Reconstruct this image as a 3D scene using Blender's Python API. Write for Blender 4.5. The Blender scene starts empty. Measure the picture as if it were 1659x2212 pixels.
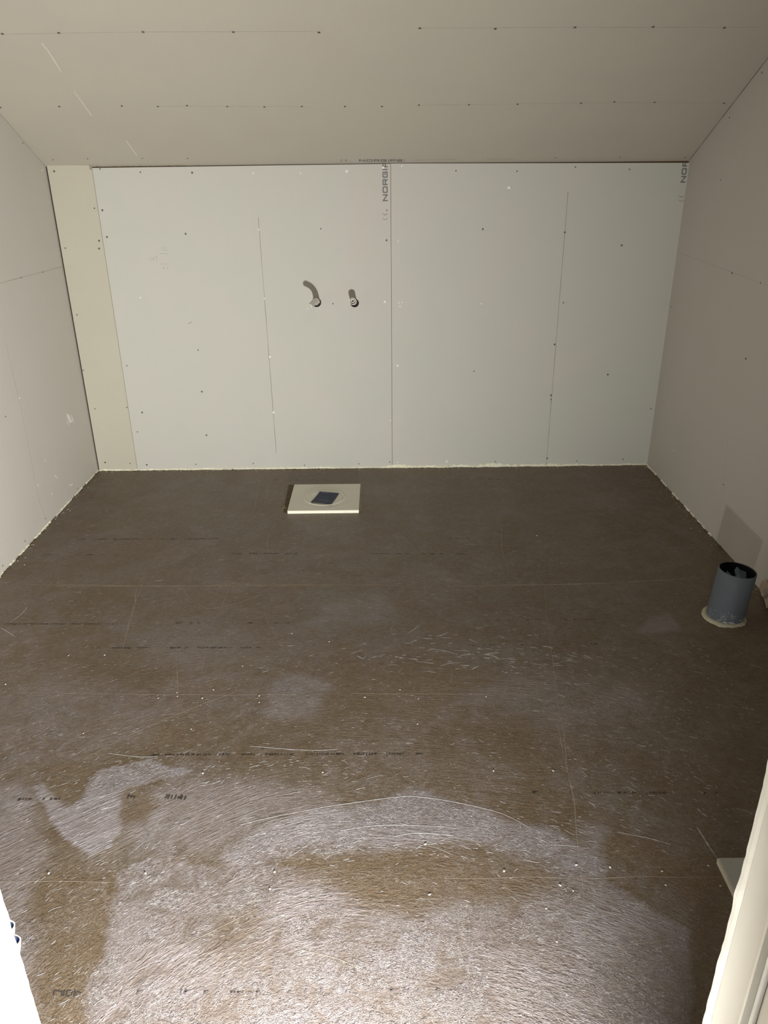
import bpy, bmesh, math, random
import numpy as np
from mathutils import Vector, Matrix
from mathutils.noise import noise as pnoise

random.seed(7)
rng = np.random.default_rng(11)
S = bpy.context.scene
C = S.collection

# ------------------------------------------------------------------ camera
PITCH, YAW, ROLL, FPX = 0.42203, 0.00161, -0.01011, 1648.44
EYE = 1.285
W, H = 1659, 2212
CX, CY = W / 2, H / 2
fwd = Vector((math.sin(YAW) * math.cos(PITCH), math.cos(YAW) * math.cos(PITCH), -math.sin(PITCH)))
rt0 = Vector((math.cos(YAW), -math.sin(YAW), 0))
up0 = rt0.cross(fwd)
RT = rt0 * math.cos(ROLL) + up0 * math.sin(ROLL)
UP = -rt0 * math.sin(ROLL) + up0 * math.cos(ROLL)
cam = bpy.data.cameras.new('camera')
cam.sensor_fit = 'VERTICAL'; cam.sensor_height = 36; cam.sensor_width = 27
cam.lens = 36 * FPX / H
cam.clip_start = 0.02
co = bpy.data.objects.new('camera', cam); C.objects.link(co)
co.matrix_world = Matrix(((RT.x, UP.x, -fwd.x, 0), (RT.y, UP.y, -fwd.y, 0), (RT.z, UP.z, -fwd.z, EYE), (0, 0, 0, 1)))
S.camera = co

# ------------------------------------------------------------------ light and exposure
S.view_settings.view_transform = 'Standard'
S.view_settings.look = 'None'
S.view_settings.gamma = 1
S.view_settings.exposure = 0.0
wd = bpy.data.worlds.new('world'); S.world = wd; wd.use_nodes = True
bg = wd.node_tree.nodes['Background']
bg.inputs[0].default_value = (1.0, 0.98, 0.95, 1); bg.inputs[1].default_value = 0.22   # lit hallway behind the camera

LAMP = Vector((0.12, 0.12, 0.20))        # work light standing low in the hall, at the photographer's feet
la = bpy.data.lights.new('work_light', 'AREA'); la.shape = 'DISK'; la.size = 0.06
la.energy = 57; la.color = (1.0, 0.995, 0.95); la.spread = math.radians(139)
lo = bpy.data.objects.new('work_light', la); C.objects.link(lo); lo.location = LAMP
lo.rotation_euler = Vector((-0.66, 0.85, 0.16)).to_track_quat('-Z', 'Y').to_euler()

hl = bpy.data.lights.new('hall_light', 'AREA'); hl.shape = 'RECTANGLE'; hl.size = 0.5; hl.size_y = 0.5
hl.energy = 6; hl.color = (1.0, 0.96, 0.9)
ho = bpy.data.objects.new('hall_light', hl); C.objects.link(ho); ho.location = (0.35, -0.5, 2.25)
ho.rotation_euler = Vector((-0.25, 0.75, -1.9)).to_track_quat('-Z', 'Y').to_euler()

# ------------------------------------------------------------------ the room's measures
XL, XR, D = -1.3415, 1.2503, 3.373
ZC = EYE + 0.026                     # where the slope meets the back wall
AL = 0.4835                          # roof slope
YW = 0.585                           # room face of the door wall
YF = D - (2.4 - ZC) / math.tan(AL)   # where the slope meets the flat ceiling

def ray(px, py):
    return RT * ((px - CX) / FPX) - UP * ((py - CY) / FPX) + fwd
O = Vector((0, 0, EYE))
def on_floor(px, py, z=0.0):
    k = ray(px, py); return O + k * ((z - EYE) / k.z)
def on_back(px, py, y=D):
    k = ray(px, py); return O + k * (y / k.y)
def on_left(px, py):
    k = ray(px, py); return O + k * (XL / k.x)
def on_right(px, py):
    k = ray(px, py); return O + k * (XR / k.x)
NC = Vector((0, -math.sin(AL), -math.cos(AL)))       # into the room
PC = Vector((0, D, ZC))
def on_slope(px, py):
    k = ray(px, py); return O + k * ((PC - O).dot(NC) / k.dot(NC))

# ------------------------------------------------------------------ object helpers
def link(name, me, mat, parent=None):
    o = bpy.data.objects.new(name, me); C.objects.link(o)
    if mat is not None: me.materials.append(mat)
    if parent is not None:
        o.parent = parent
        o.matrix_parent_inverse = Matrix.Translation(parent.location).inverted() if parent.location.length else Matrix.Identity(4)
    return o
def obj(name, bm, mat, parent=None, smooth=False):
    me = bpy.data.meshes.new(name)
    if smooth:
        for f in bm.faces: f.smooth = True
    bm.to_mesh(me); bm.free()
    return link(name, me, mat, parent)
def struct(o):
    o['kind'] = 'structure'; return o
def thing(name, label, cat, loc, group=None):
    o = bpy.data.objects.new(name, None); C.objects.link(o); o.location = loc
    o.empty_display_size = 0.05
    o['label'] = label; o['category'] = cat
    if group: o['group'] = group
    return o
def add_box(bm, a, b, bev=0.0):
    r = bmesh.ops.create_cube(bm, size=1)
    a, b = Vector(a), Vector(b)
    for v in r['verts']:
        v.co = Vector((a[i] + (v.co[i] + 0.5) * (b[i] - a[i]) for i in range(3)))
    if bev:
        es = list({e for v in r['verts'] for e in v.link_edges})
        bmesh.ops.bevel(bm, geom=es, offset=bev, segments=2, affect='EDGES')
def add_poly(bm, pts, n=None, th=0.0):
    vs = [bm.verts.new(p) for p in pts]
    f = bm.faces.new(vs)
    if th:
        r = bmesh.ops.extrude_face_region(bm, geom=[f])
        for g in r['geom']:
            if isinstance(g, bmesh.types.BMVert): g.co += n * th
def add_ribbon(bm, pts, n, w, lift=0.0006, taper=True, rough=0.0):
    """a low raised mark along pts on a surface with normal n (triangular section)"""
    rows = []
    m = len(pts)
    for i, p in enumerate(pts):
        t = (pts[min(i + 1, m - 1)] - pts[max(i - 1, 0)]).normalized()
        s = n.cross(t).normalized()
        k = w * 0.5
        if taper: k *= max(0.12, math.sin(math.pi * (i + 0.35) / (m - 0.3)) ** 0.5)
        if rough: k *= 1 + rough * random.uniform(-1, 1)
        rows.append((bm.verts.new(p - s * k + n * 0.0001), bm.verts.new(p + n * lift), bm.verts.new(p + s * k + n * 0.0001)))
    for a, b in zip(rows, rows[1:]):
        bm.faces.new((a[0], b[0], b[1], a[1])); bm.faces.new((a[1], b[1], b[2], a[2]))
def dense(pts, step):
    out = []
    for a, b in zip(pts, pts[1:]):
        k = max(1, int((b - a).length / step))
        for i in range(k): out.append(a.lerp(b, i / k))
    out.append(pts[-1]); return out
def smooth_path(pts, n=40):
    out = []; P = [pts[0]] + pts + [pts[-1]]
    for i in range(1, len(P) - 2):
        for k in range(n):
            t = k / n; a, b, c, d = P[i - 1], P[i], P[i + 1], P[i + 2]
            out.append(0.5 * ((2 * b) + (c - a) * t + (2 * a - 5 * b + 4 * c - d) * t * t + (3 * b - a - 3 * c + d) * t ** 3))
    out.append(pts[-1]); return out
def add_tube(bm, pts, rads, seg=24, caps=False):
    rings = []
    ref = None
    for i, p in enumerate(pts):
        t = (pts[min(i + 1, len(pts) - 1)] - pts[max(i - 1, 0)]).normalized()
        if ref is None: ref = t.orthogonal().normalized()
        ref = (ref - t * ref.dot(t)).normalized(); b = t.cross(ref)
        rings.append([bm.verts.new(p + (ref * math.cos(a) + b * math.sin(a)) * rads[i]) for a in [2 * math.pi * k / seg for k in range(seg)]])
    for a, b in zip(rings, rings[1:]):
        for k in range(seg):
            bm.faces.new((a[k], a[(k + 1) % seg], b[(k + 1) % seg], b[k]))
    if caps: bm.faces.new(rings[0][::-1]); bm.faces.new(rings[-1])
    return rings
def add_lathe(bm, prof, seg=48, M=None):
    """prof: list of (r, z) open profile, axis +Z"""
    M = M or Matrix.Identity(4)
    rings = []
    for r, z in prof:
        if r < 1e-6: rings.append([bm.verts.new(M @ Vector((0, 0, z)))] * seg)
        else: rings.append([bm.verts.new(M @ Vector((r * math.cos(2 * math.pi * k / seg), r * math.sin(2 * math.pi * k / seg), z))) for k in range(seg)])
    for a, b in zip(rings, rings[1:]):
        for k in range(seg):
            q = [a[k], a[(k + 1) % seg], b[(k + 1) % seg], b[k]]
            u = []
            for v in q:
                if v not in u: u.append(v)
            if len(u) > 2: bm.faces.new(u)
def frame_of(n, at):
    q = n.to_track_quat('Z', 'Y')
    return Matrix.Translation(at) @ q.to_matrix().to_4x4()

# ------------------------------------------------------------------ materials
class NT:
    def __init__(s, name):
        s.m = bpy.data.materials.new(name); s.m.use_nodes = True
        s.t = s.m.node_tree; s.b = s.t.nodes['Principled BSDF']
    def n(s, kind, **kw):
        x = s.t.nodes.new(kind)
        for k, v in kw.items(): setattr(x, k, v)
        return x
    def l(s, a, b): s.t.links.new(a, b)
    def put(s, sock, v):
        if isinstance(v, bpy.types.NodeSocket): s.l(v, sock)
        else: sock.default_value = v
    def math(s, op, a, b=0.0, clamp=False):
        x = s.n('ShaderNodeMath', operation=op, use_clamp=clamp); s.put(x.inputs[0], a); s.put(x.inputs[1], b); return x.outputs[0]
    def mix(s, f, a, b):
        x = s.n('ShaderNodeMix', data_type='RGBA'); s.put(x.inputs[0], f)
        s.put(x.inputs[6], a if isinstance(a, bpy.types.NodeSocket) else (*a, 1)); s.put(x.inputs[7], b if isinstance(b, bpy.types.NodeSocket) else (*b, 1)); return x.outputs[2]
    def noise(s, vec, scale, detail=3, rough=0.5, dist=0.0):
        x = s.n('ShaderNodeTexNoise'); s.l(vec, x.inputs['Vector']); x.inputs['Scale'].default_value = scale
        x.inputs['Detail'].default_value = detail; x.inputs['Roughness'].default_value = rough; x.inputs['Distortion'].default_value = dist
        return x.outputs['Fac']
    def ramp(s, f, lo, hi):
        x = s.n('ShaderNodeMapRange', clamp=True); s.put(x.inputs[0], f); x.inputs[1].default_value = lo; x.inputs[2].default_value = hi; return x.outputs[0]
    def obj(s): return s.n('ShaderNodeTexCoord').outputs['Object']
    def scaled(s, v, sc):
        x = s.n('ShaderNodeVectorMath', operation='MULTIPLY'); s.l(v, x.inputs[0]); x.inputs[1].default_value = sc; return x.outputs[0]
    def bump(s, h, strength, dist, prev=None):
        x = s.n('ShaderNodeBump'); x.inputs['Strength'].default_value = strength; x.inputs['Distance'].default_value = dist
        s.l(h, x.inputs['Height'])
        if prev: s.l(prev, x.inputs['Normal'])
        return x.outputs[0]
def plain(name, col, rough=0.6, var=0.06, scale=60, metal=0.0, bump=0.0):
    t = NT(name); v = t.obj(); f = t.noise(v, scale, 4)
    c = t.mix(f, tuple(x * (1 - var) for x in col), tuple(min(1, x * (1 + var)) for x in col))
    t.l(c, t.b.inputs['Base Color']); t.b.inputs['Roughness'].default_value = rough; t.b.inputs['Metallic'].default_value = metal
    if bump: t.l(t.bump(t.noise(v, scale * 3, 3), bump, 0.002), t.b.inputs['Normal'])
    return t.m
def paper(name, col, col2, col3):
    """grey-beige gypsum board paper: faint cloudy patches, fine fibres"""
    t = NT(name); v = t.obj()
    a = t.ramp(t.noise(v, 2.3, 2), 0.35, 0.65)
    b = t.ramp(t.noise(t.scaled(v, (1, 1, 0.8)), 6, 3), 0.42, 0.62)
    c = t.mix(a, col, col2); c = t.mix(t.math('MULTIPLY', b, 0.5), c, col3)
    g = t.ramp(t.noise(v, 620, 2), 0.3, 0.7)
    c = t.mix(t.math('MULTIPLY', g, 0.10), c, tuple(x * 0.55 for x in col))
    t.l(c, t.b.inputs['Base Color']); t.b.inputs['Roughness'].default_value = 0.78
    t.b.inputs['Specular IOR Level'].default_value = 0.3
    n = t.bump(t.noise(t.scaled(v, (1, 1, 0.4)), 260, 3), 0.12, 0.001)
    t.l(t.bump(t.noise(v, 9, 1), 0.10, 0.006, n), t.b.inputs['Normal'])
    return t.m
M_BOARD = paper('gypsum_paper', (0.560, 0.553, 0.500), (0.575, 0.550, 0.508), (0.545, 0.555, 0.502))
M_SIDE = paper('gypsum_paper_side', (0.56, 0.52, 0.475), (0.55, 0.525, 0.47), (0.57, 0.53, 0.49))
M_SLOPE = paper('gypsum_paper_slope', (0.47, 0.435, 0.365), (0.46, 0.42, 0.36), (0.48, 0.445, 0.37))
M_YEL = paper('gypsum_paper_yellow', (0.525, 0.495, 0.405), (0.515, 0.50, 0.42), (0.54, 0.505, 0.41))
M_WOOD = plain('raw_wood', (0.17, 0.075, 0.03), 0.7, 0.5, 25)
M_DARK = plain('dark_gap', (0.02, 0.014, 0.010), 0.9)
M_INK = plain('grey_print_ink', (0.16, 0.155, 0.155), 0.7, 0.25, 400)
M_INKF = plain('faint_print_ink', (0.26, 0.24, 0.22), 0.7, 0.3, 300)
M_PENCIL = plain('pencil_line', (0.34, 0.31, 0.27), 0.7)
M_LINE = plain('chalk_line', (0.26, 0.235, 0.20), 0.8)
M_SCUFF = plain('white_scuff', (0.78, 0.76, 0.72), 0.7)
M_SCREW = plain('zinc_screw', (0.13, 0.12, 0.12), 0.45, metal=0.5)
M_FILL = plain('white_filler', (0.95, 0.95, 0.93), 0.7)
M_FOAM = plain('cream_sealant', (0.80, 0.78, 0.62), 0.75, 0.25, 90, bump=0.5)
M_FOAMW = plain('pale_sealant', (0.44, 0.42, 0.31), 0.6, 0.2, 60, bump=0.3)
M_CRUMB = plain('brown_crumbs', (0.10, 0.065, 0.03), 0.9, 0.5, 200)
M_CONDUIT = plain('off_white_plastic', (0.74, 0.71, 0.66), 0.32, 0.02)
M_RIBBED = plain('white_plastic', (0.86, 0.87, 0.86), 0.35, 0.02)
M_NAVY = plain('navy_plastic', (0.02, 0.045, 0.24), 0.3, 0.1)
M_STICK = plain('navy_sticker', (0.014, 0.020, 0.058), 0.6, 0.25, 60)
M_STICKT = plain('sticker_print', (0.10, 0.12, 0.19), 0.4)
M_BAG = plain('dark_blue_film', (0.050, 0.095, 0.125), 0.28, 0.3, 40)
M_BLACK = plain('pipe_inside', (0.012, 0.013, 0.015), 0.4)
M_DRAIN = plain('drain_plastic', (0.66, 0.645, 0.55), 0.4, 0.05, 9, bump=0.04)
M_DRAINE = plain('drain_foam_edge', (0.93, 0.90, 0.74), 0.6, 0.1, 60, bump=0.3)
M_SLABG = plain('grey_panel', (0.44, 0.44, 0.41), 0.45, 0.05, 6)

def frame_mat():
    t = NT('painted_door_frame'); v = t.obj()
    f = t.ramp(t.noise(t.scaled(v, (1, 1, 0.12)), 40, 4), 0.3, 0.7)
    c = t.mix(t.math('MULTIPLY', f, 0.35), (0.70, 0.685, 0.62), (0.64, 0.625, 0.56))
    t.l(c, t.b.inputs['Base Color']); t.b.inputs['Roughness'].default_value = 0.35
    t.l(t.bump(t.noise(t.scaled(v, (1, 1, 0.2)), 120, 3), 0.12, 0.001), t.b.inputs['Normal'])
    return t.m
M_FRAME = frame_mat()

def pipe_mat():
    t = NT('grey_drain_plastic'); v = t.obj()
    sep = t.n('ShaderNodeSeparateXYZ'); t.l(v, sep.inputs[0])
    low = t.ramp(sep.outputs[2], 0.050, 0.014)
    sm = t.ramp(t.noise(t.scaled(v, (1, 1, 1.6)), 55, 5, 0.7, 1.5), 0.56, 0.64)
    f = t.math('MULTIPLY', low, sm)
    c = t.mix(t.noise(v, 30, 3), (0.088, 0.104, 0.122), (0.106, 0.124, 0.144))
    c = t.mix(f, c, (0.42, 0.43, 0.44))
    t.l(c, t.b.inputs['Base Color']); t.b.inputs['Roughness'].default_value = 0.7
    return t.m
M_PIPE = pipe_mat()

def floor_mat():
    t = NT('primed_chipboard'); v = t.obj()
    at = t.n('ShaderNodeAttribute', attribute_name='coat'); ac = t.n('ShaderNodeSeparateColor'); t.l(at.outputs['Color'], ac.inputs[0])
    film, bare, fuzz = ac.outputs[0], ac.outputs[1], ac.outputs[2]
    fl = t.n('ShaderNodeAttribute', attribute_name='sweep').outputs['Vector']     # (along the sweep, across it, 0) in metres
    # chip board colours
    a = t.ramp(t.noise(v, 3.1, 4, 0.6), 0.35, 0.68)
    b = t.ramp(t.noise(t.scaled(v, (1, 2.6, 1)), 9, 5, 0.65), 0.35, 0.7)
    base = t.mix(a, (0.116, 0.068, 0.032), (0.130, 0.094, 0.056))
    base = t.mix(t.math('MULTIPLY', b, 0.6), base, (0.140, 0.110, 0.074))
    base = t.mix(bare, base, (0.146, 0.096, 0.052))
    mid = t.noise(t.scaled(v, (1, 1.7, 1)), 62, 5, 0.72, 0.5)
    base = t.mix(t.math('MULTIPLY', t.ramp(mid, 0.50, 0.68), 0.55), base, (0.215, 0.178, 0.135))
    base = t.mix(t.math('MULTIPLY', t.ramp(mid, 0.50, 0.34), 0.45), base, (0.070, 0.044, 0.023))
    ch = t.noise(v, 330, 3, 0.7)
    base = t.mix(t.math('MULTIPLY', t.ramp(ch, 0.42, 0.72), 0.40), base, (0.27, 0.21, 0.145))
    base = t.mix(t.math('MULTIPLY', t.ramp(ch, 0.5, 0.25), 0.55), base, (0.036, 0.024, 0.013))
    # dried primer: combed streaks drawn out along the sweep, crinkled skin in between
    s1 = t.noise(t.scaled(fl, (14, 120, 1)), 1.0, 4, 0.62, 0.8)
    s2 = t.noise(t.scaled(fl, (48, 260, 1)), 1.0, 3, 0.6, 0.9)
    comb = t.ramp(t.noise(t.scaled(fl, (3.0, 6.0, 1)), 1.0, 3, 0.6, 0.4), 0.44, 0.56)
    comb = t.math('MULTIPLY', comb, t.math('SUBTRACT', 1.0, t.math('MULTIPLY', fuzz, 0.8)))
    def ridge(vec, det, dist, w):
        q = t.math('ABSOLUTE', t.math('SUBTRACT', t.noise(vec, 1.0, det, 0.55, dist), 0.5)); return t.ramp(q, w, 0.0)
    k1 = ridge(t.scaled(fl, (56, 130, 1)), 2, 1.6, 0.075)
    k2 = ridge(t.scaled(v, (84, 112, 1)), 2, 1.4, 0.07)
    isl = t.noise(v, 5.0, 5, 0.62, 0.8)
    isf = t.noise(v, 17.0, 4, 0.65, 1.0)
    strk = t.ramp(t.math('ADD', t.math('MULTIPLY', s1, 0.5), t.math('MULTIPLY', s2, 0.5)), 0.41, 0.62)
    crk = t.math('MAXIMUM', k1, t.math('MULTIPLY', k2, t.math('ADD', 0.35, t.math('MULTIPLY', fuzz, 0.65))))
    crk = t.math('MULTIPLY', crk, t.ramp(isf, 0.36, 0.56))
    tex = t.n('ShaderNodeMix', data_type='FLOAT'); t.l(comb, tex.inputs[0]); t.l(crk, tex.inputs[2]); t.l(strk, tex.inputs[3]); tex = tex.outputs[0]
    cloud = t.ramp(t.math('ADD', t.math('MULTIPLY', isl, 0.6), t.math('MULTIPLY', isf, 0.4)), 0.43, 0.62)
    where = t.math('ADD', t.math('MULTIPLY', film, 1.0), t.math('MULTIPLY', cloud, 0.30))
    where = t.math('MULTIPLY', where, t.math('SUBTRACT', 1.0, t.math('MULTIPLY', bare, 0.9)), True)
    haze = t.math('MULTIPLY', where, t.math('ADD', 0.36, t.math('MULTIPLY', tex, 0.46)), True)
    col = t.mix(haze, base, (0.345, 0.312, 0.345))
    # bright dried flecks
    fk = t.noise(t.scaled(fl, (52, 150, 1)), 1.0, 3, 0.55, 1.8)
    amt = t.math('ADD', 0.42, t.math('MULTIPLY', where, 0.62))
    fleck = t.math('MULTIPLY', t.ramp(fk, 0.615, 0.70), t.ramp(t.math('ADD', isf, t.math('MULTIPLY', film, 0.16)), 0.44, 0.62))
    sq = t.math('MULTIPLY', ridge(t.scaled(v, (58, 85, 1)), 3, 2.2, 0.020), t.ramp(t.noise(v, 11.0, 3, 0.6), 0.48, 0.60))
    marks = t.math('MULTIPLY', t.math('MAXIMUM', fleck, t.math('MULTIPLY', sq, 0.7)), amt, True)
    col = t.mix(t.math('MULTIPLY', marks, 0.78), col, (0.60, 0.57, 0.57))
    t.l(col, t.b.inputs['Base Color'])
    r = t.math('SUBTRACT', 0.46, t.math('MULTIPLY', haze, 0.12)); t.l(r, t.b.inputs['Roughness'])
    t.b.inputs['Specular IOR Level'].default_value = 0.5
    h = t.math('ADD', t.math('MULTIPLY', tex, t.math('ADD', 0.30, t.math('MULTIPLY', where, 0.80))), t.math('MULTIPLY', marks, 0.9))
    h = t.math('ADD', h, t.math('MULTIPLY', t.noise(v, 150, 3, 0.6), 0.6))
    n = t.bump(h, 0.75, 0.0030)
    t.l(t.bump(ch, 0.2, 0.001, n), t.b.inputs['Normal'])
    return t.m
M_FLOOR = floor_mat()

# ------------------------------------------------------------------ floor
def inside(poly, X, Y):
    c = np.zeros(X.shape, bool); n = len(poly)
    for i in range(n):
        x0, y0 = poly[i]; x1, y1 = poly[(i + 1) % n]
        cond = ((y0 > Y) != (y1 > Y))
        xi = (x1 - x0) * (Y - y0) / ((y1 - y0) if y1 != y0 else 1e-9) + x0
        c ^= cond & (X < xi)
    return c
def blur(A, k):
    for ax in (0, 1):
        P = np.concatenate([np.repeat(A.take([0], ax), k, ax), A, np.repeat(A.take([-1], ax), k, ax)], ax)
        cs = np.cumsum(P, ax); z = np.zeros_like(cs.take([0], ax)); cs = np.concatenate([z, cs], ax)
        w = 2 * k + 1; n = A.shape[ax]
        A = (cs.take(range(w, w + n), ax) - cs.take(range(0, n), ax)) / w
    return A
def patch(pix): return [tuple(on_floor(x, y)[:2]) for x, y in pix]
FILM = [  # where the grey-violet primer film lies: outline, strength, softness in cells
    ([(250, 1890), (215, 2000), (205, 2060), (180, 2120), (185, 2212), (190, 2500), (1480, 2500), (1485, 2212), (1505, 2150), (1490, 2010), (1420, 1965), (1360, 1930), (1270, 1880), (1200, 1830), (1050, 1850), (800, 1870), (640, 1880), (480, 1870), (330, 1850)], 0.62, 0),
    ([(860, 1965), (1010, 1965), (1060, 2050), (1080, 2212), (1080, 2500), (300, 2500), (300, 2212), (480, 2100), (700, 2060)], 0.38, 4),
    ([(470, 1850), (560, 1785), (700, 1745), (900, 1712), (1050, 1738), (1170, 1790), (1290, 1860), (1300, 1900), (1180, 1850), (1080, 1838), (900, 1836), (720, 1845), (600, 1865), (500, 1880)], 0.90, 1),
    ([(215, 1665), (330, 1640), (420, 1665), (300, 1700), (252, 1760), (235, 1830), (190, 1852), (150, 1810), (75, 1700), (95, 1690), (140, 1745)], 1.0, 0),
    ([(250, 1760), (420, 1680), (620, 1690), (760, 1735), (560, 1790), (400, 1850), (260, 1850)], 0.50, 4),
    ([(610, 1450), (705, 1470), (700, 1540), (620, 1565), (560, 1540), (590, 1490)], 0.45, 2),
    ([(690, 1300), (830, 1280), (850, 1340), (760, 1360), (670, 1350)], 0.35, 4),
    ([(1390, 1345), (1460, 1325), (1475, 1368), (1375, 1368)], 0.6, 1),
    ([(1000, 1480), (1180, 1460), (1400, 1470), (1480, 1530), (1300, 1580), (1050, 1560)], 0.28, 5),
    ([(0, 1690), (70, 1700), (110, 1830), (80, 1900), (90, 2000), (75, 2180), (-60, 2212), (-60, 1690)], 0.55, 2),
    ([(0, 1480), (350, 1500), (500, 1450), (420, 1560), (150, 1640), (0, 1660)], 0.22, 6),
    ([(1240, 1790), (1330, 1790), (1300, 1850), (1260, 1880)], 0.6, 2),
    ([(300, 1360), (520, 1340), (560, 1400), (420, 1450), (300, 1430)], 0.25, 5),
]
BARE = [
    ([(590, 1850), (720, 1838), (900, 1832), (1080, 1838), (1190, 1860), (1230, 1900), (1100, 1960), (900, 1960), (740, 1920), (640, 1900)], 0.75, 3),
    ([(700, 1455), (960, 1440), (1100, 1460), (990, 1500), (900, 1560), (720, 1540)], 0.55, 3),
    ([(330, 1560), (440, 1540), (500, 1575), (400, 1620), (320, 1620)], 0.7, 3),
    ([(1330, 1795), (1490, 1830), (1500, 1900), (1400, 1905), (1290, 1855)], 0.75, 1),
    ([(1500, 1780), (1560, 1860), (1600, 1990), (1560, 2500), (1490, 2500), (1510, 2140), (1495, 2000), (1470, 1900)], 0.7, 1),
    ([(190, 1860), (250, 1890), (210, 2020), (180, 2110), (180, 2500), (70, 2500), (100, 2080), (90, 1900), (140, 1850)], 0.6, 2),
    ([(180, 1650), (215, 1665), (140, 1745), (95, 1690), (110, 1640)], 0.85, 1),
    ([(255, 1710), (300, 1700), (360, 1730), (300, 1780), (250, 1790)], 0.75, 1),
    ([(1380, 1640), (1659, 1560), (1659, 1720), (1500, 1760)], 0.4, 5),
    ([(200, 1020), (216, 1018), (0, 1245), (0, 1275)], 0.6, 2),
    ([(1400, 1003), (1659, 1300), (1659, 1330), (1375, 1010)], 0.9, 2),
    ([(216, 1018), (1400, 1004), (1400, 1022), (216, 1030)], 0.5, 1),
    ([(1530, 1195), (1640, 1240), (1659, 1400), (1480, 1370), (1440, 1280)], 0.6, 2),
    ([(560, 960), (625, 1040), (618, 1110), (560, 1110)], 0.4, 3),
    ([(480, 1950), (560, 1960), (560, 2080), (490, 2070)], 0.35, 4),
]
def build_floor():
    st = 0.0075
    xs = np.linspace(XL - 0.02, XR + 0.02, int((XR - XL + 0.04) / st) + 1); ys = np.linspace(-0.9, D + 0.02, int((D + 0.92) / st) + 1)
    X, Y = np.meshgrid(xs, ys)
    # edges of the film wander a little
    wx = np.zeros_like(X); wy = np.zeros_like(X)
    for k in range(10):
        a, f, p = rng.uniform(0, 6.28), rng.uniform(12, 70), rng.uniform(0, 6.28)
        g = np.sin((X * math.cos(a) + Y * math.sin(a)) * f + p); wx += g * 0.10 / f; wy += np.roll(g, 7, 1) * 0.10 / f
    film = np.zeros_like(X); bare = np.zeros_like(X)
    for poly, s, k in FILM: film = np.maximum(film, blur(inside(patch(poly), X + wx, Y + wy).astype(float), k) * s)
    for poly, s, k in BARE: bare = np.maximum(bare, blur(inside(patch(poly), X + wx, Y + wy).astype(float), k) * s)
    fuzz = blur(inside(patch([(860, 1970), (1010, 1970), (1040, 2060), (1060, 2500), (300, 2500), (280, 2212), (500, 2100), (700, 2080)]), X + wx, Y + wy).astype(float), 4)
    fuzz = np.maximum(fuzz, 0.6 * blur(inside(patch([(600, 1460), (710, 1480), (680, 1570), (560, 1560)]), X, Y).astype(float), 3))
    film *= (1 - 0.9 * bare)
    # sweep field: arcs swung round someone kneeling in the doorway, flattening out towards the far wall
    cx, cy = 0.03, 0.40
    r = np.hypot(X - cx, Y - cy) + 1e-4; th = np.arctan2(X - cx, Y - cy)
    al_p, ac_p = th * 0.95, r
    along = np.where(r < 1.9, th * np.minimum(r, 1.2), th * 1.2)
    k = np.clip((Y - 1.75) / 0.5, 0, 1); k = k * k * (3 - 2 * k)
    U = al_p * (1 - k) + X * 0.9 * k + 0.05 * np.sin(Y * 9 + X * 3); V = ac_p * (1 - k) + Y * k + 0.02 * np.sin(X * 8)
    n = X.size; nx = len(xs); ny = len(ys)
    V3 = np.zeros((n, 3)); V3[:, 0] = X.ravel(); V3[:, 1] = Y.ravel()
    idx = np.arange(n).reshape(ny, nx)
    F = np.stack([idx[:-1, :-1], idx[:-1, 1:], idx[1:, 1:], idx[1:, :-1]], -1).reshape(-1, 4)
    me = bpy.data.meshes.new('floor')
    me.vertices.add(n); me.vertices.foreach_set('co', V3.ravel())
    me.loops.add(F.size); me.loops.foreach_set('vertex_index', F.ravel().astype(np.int32))
    me.polygons.add(len(F)); me.polygons.foreach_set('loop_start', (np.arange(len(F)) * 4).astype(np.int32))
    me.update(calc_edges=True)
    ca = me.color_attributes.new('coat', 'FLOAT_COLOR', 'POINT')
    ca.data.foreach_set('color', np.stack([film.ravel(), bare.ravel(), fuzz.ravel(), np.ones(n)], -1).ravel().astype(np.float32))
    va = me.attributes.new('sweep', 'FLOAT_VECTOR', 'POINT')
    va.data.foreach_set('vector', np.stack([U.ravel(), V.ravel(), np.zeros(n)], -1).ravel().astype(np.float32))
    return struct(link('floor', me, M_FLOOR))
floor = build_floor()
UPZ = Vector((0, 0, 1))

def floor_marks(name, paths, mat, w, lift=0.0005, rough=0.3, step=0.02):
    for p in paths:
        bm = bmesh.new()
        pts = [on_floor(x, y) for x, y in p]
        if len(pts) > 2: pts = smooth_path(pts, 8)
        pts = dense(pts, step); sd = random.uniform(0, 99)
        pts = [q + Vector((pnoise(q * 9 + Vector((sd, 0, 0))), pnoise(q * 9 + Vector((0, sd, 0))), 0)) * 0.004 for q in pts]
        add_ribbon(bm, pts, UPZ, w, lift, True, rough)
        obj(name, bm, mat, floor)
M_SCR = plain('pale_scratch', (0.30, 0.25, 0.20), 0.6, 0.3, 150)
M_GLUE = plain('dried_white_glue', (0.40, 0.385, 0.385), 0.5, 0.3, 120, bump=0.3)
M_DROP = plain('glue_drop_white', (0.62, 0.60, 0.56), 0.5)
M_JOINT = plain('sanded_board_joint', (0.25, 0.20, 0.14), 0.6, 0.35, 60)
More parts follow.
